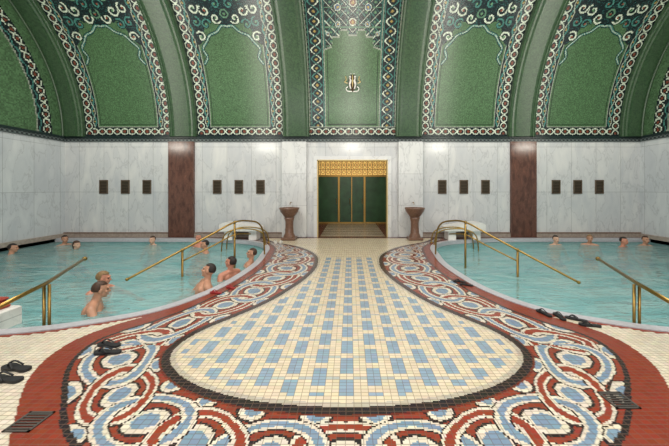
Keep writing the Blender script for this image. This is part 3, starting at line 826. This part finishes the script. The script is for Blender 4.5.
    if long: hb.cap(H((0,-.075,.0)), .06, H((0,-.085,-.12)), .035)
    ho = hb.build('hair', HR[hair], t, True, False)
    if not long:
        so = ho.modifiers.new('so', 'SOLIDIFY'); so.thickness = .008
    return t
R = math.radians
person(-3.70,4.2,.20,R(-60),'tan','brown','man with wet brown hair standing bare-chested in the left pool, nearest the camera',lean=.22,hyaw=.2,hpitch=-.1,armL=((-.3,.1,.2),(-.2,.3,.1)),armR=((.34,.15,.22),(.3,.4,.12)))
person(-4.32,5.1,.12,R(-95),'red','blond','man reaching one arm along the water behind the nearest bather',lean=.18,hyaw=.5,armL=((-.25,.25,.38),(-.2,.55,.36)),armR=((.3,.2,.25),(.28,.45,.28)))
person(-2.50,4.90,.28,R(125),'tan','dark','dark-haired man seated on the pool ledge, nearest of the three seated bathers',seat=True,lean=-.3,hyaw=-.5,armL=((-.3,-.16,.26),(-.34,-.3,.34)),armR=((.27,.1,.2),(.16,.34,.1)))
person(-2.42,5.85,.22,R(60),'red','dark','middle one of the three bathers seated on the left pool ledge',seat=True,lean=-.25,hyaw=.4,armL=((-.30,-.14,.28),(-.36,-.28,.36)))
person(-2.36,6.75,.18,R(100),'tan','brown','brown-haired bather farthest of the three seated on the left pool ledge',seat=True,lean=-.25,hyaw=.2)
person(-8.95,7.9,.06,R(-60),'tan','dark','dark-haired bather by the left wall at the photo edge',fine=False,lean=.05)
person(-8.75,9.2,.08,R(-120),'tan','dark','bather with arms spread along the far left pool edge',fine=False,armL=((-.4,.02,.4),(-.6,.1,.38)),armR=((.4,.02,.4),(.6,.1,.38)))
person(-7.85,8.6,.02,R(-100),'fair','brown','brown-haired bather in front of the bather with spread arms',fine=False,long=True)
person(-6.05,9.2,.06,R(180),'fair','brown','lone bather immersed by the far wall left of the brown pilaster',fine=False)
person(-4.47,8.9,.18,R(160),'red','grey','grey-haired bather at the far edge beyond the long handrail',fine=False)
person(-3.9,8.1,.12,R(120),'tan','dark','dark-haired bather near the left bench and brass loop',fine=False)
person(6.3,9.2,.08,R(180),'fair','dark','lone bather right of the right brown pilaster',fine=False)
person(7.35,9.2,.10,R(150),'tan','blond','fair-haired bather of the pair at the far right pool edge',fine=False)
person(8.1,8.9,.08,R(200),'red','dark','dark-haired bather of the pair at the far right pool edge',fine=False)
person(8.95,9.1,.08,R(170),'tan','brown','bather alone in the far right corner of the pool',fine=False)

# ------------------------------------------------------------------ lights
def area(name, loc, rot, sx, sy, e, c):
    l = bpy.data.lights.new(name, 'AREA'); l.shape = 'RECTANGLE'; l.size = sx; l.size_y = sy; l.energy = e; l.color = c
    o = bpy.data.objects.new(name, l); COL.objects.link(o); o.location = loc; o.rotation_euler = rot
    return o
area('hall_light_a', (-4.5,4.2,7.3), (R(12),0,0), 5, 2.0, 460, (1,.95,.87))
area('hall_light_b', (4.5,4.2,7.3), (R(12),0,0), 5, 2.0, 460, (1,.95,.87))
area('camera_fill', (0,.4,3.0), (R(62),0,0), 8, 1.2, 180, (1,.96,.9))  # fill added near the camera, not a fixture of the hall
for x in (-7.38,-3.65,.08,3.81,7.54):
    area('vault_fill', (x,6.9,3.4), (R(146),0,0), .8, .25, 46, (1,.95,.84))  # unseen upward fills added for highlights on the vault
pl = bpy.data.lights.new('vestibule_fill', 'AREA'); pl.shape = 'RECTANGLE'; pl.size = 2.4; pl.size_y = .8; pl.energy = 45; pl.color = (1,.88,.68)  # warm fill added to brighten the recess and door lattice, no fixture modelled
po = bpy.data.objects.new('vestibule_fill', pl); COL.objects.link(po); po.location = (XC,YB+2.0,3.0); po.rotation_euler = (R(18),0,0)
wd = bpy.data.worlds.new('World'); S.world = wd; wd.use_nodes = True
wd.node_tree.nodes['Background'].inputs[0].default_value = (1,.97,.92,1); wd.node_tree.nodes['Background'].inputs[1].default_value = .55

# ------------------------------------------------------------------ camera
cd = bpy.data.cameras.new('Camera'); cd.sensor_width = 36; cd.lens = 300/669*36; cd.shift_x = -15.5/669; cd.shift_y = -34/669
co = bpy.data.objects.new('Camera', cd); COL.objects.link(co); co.location = (0,0,1.6); co.rotation_euler = (PI/2,0,0)
S.camera = co
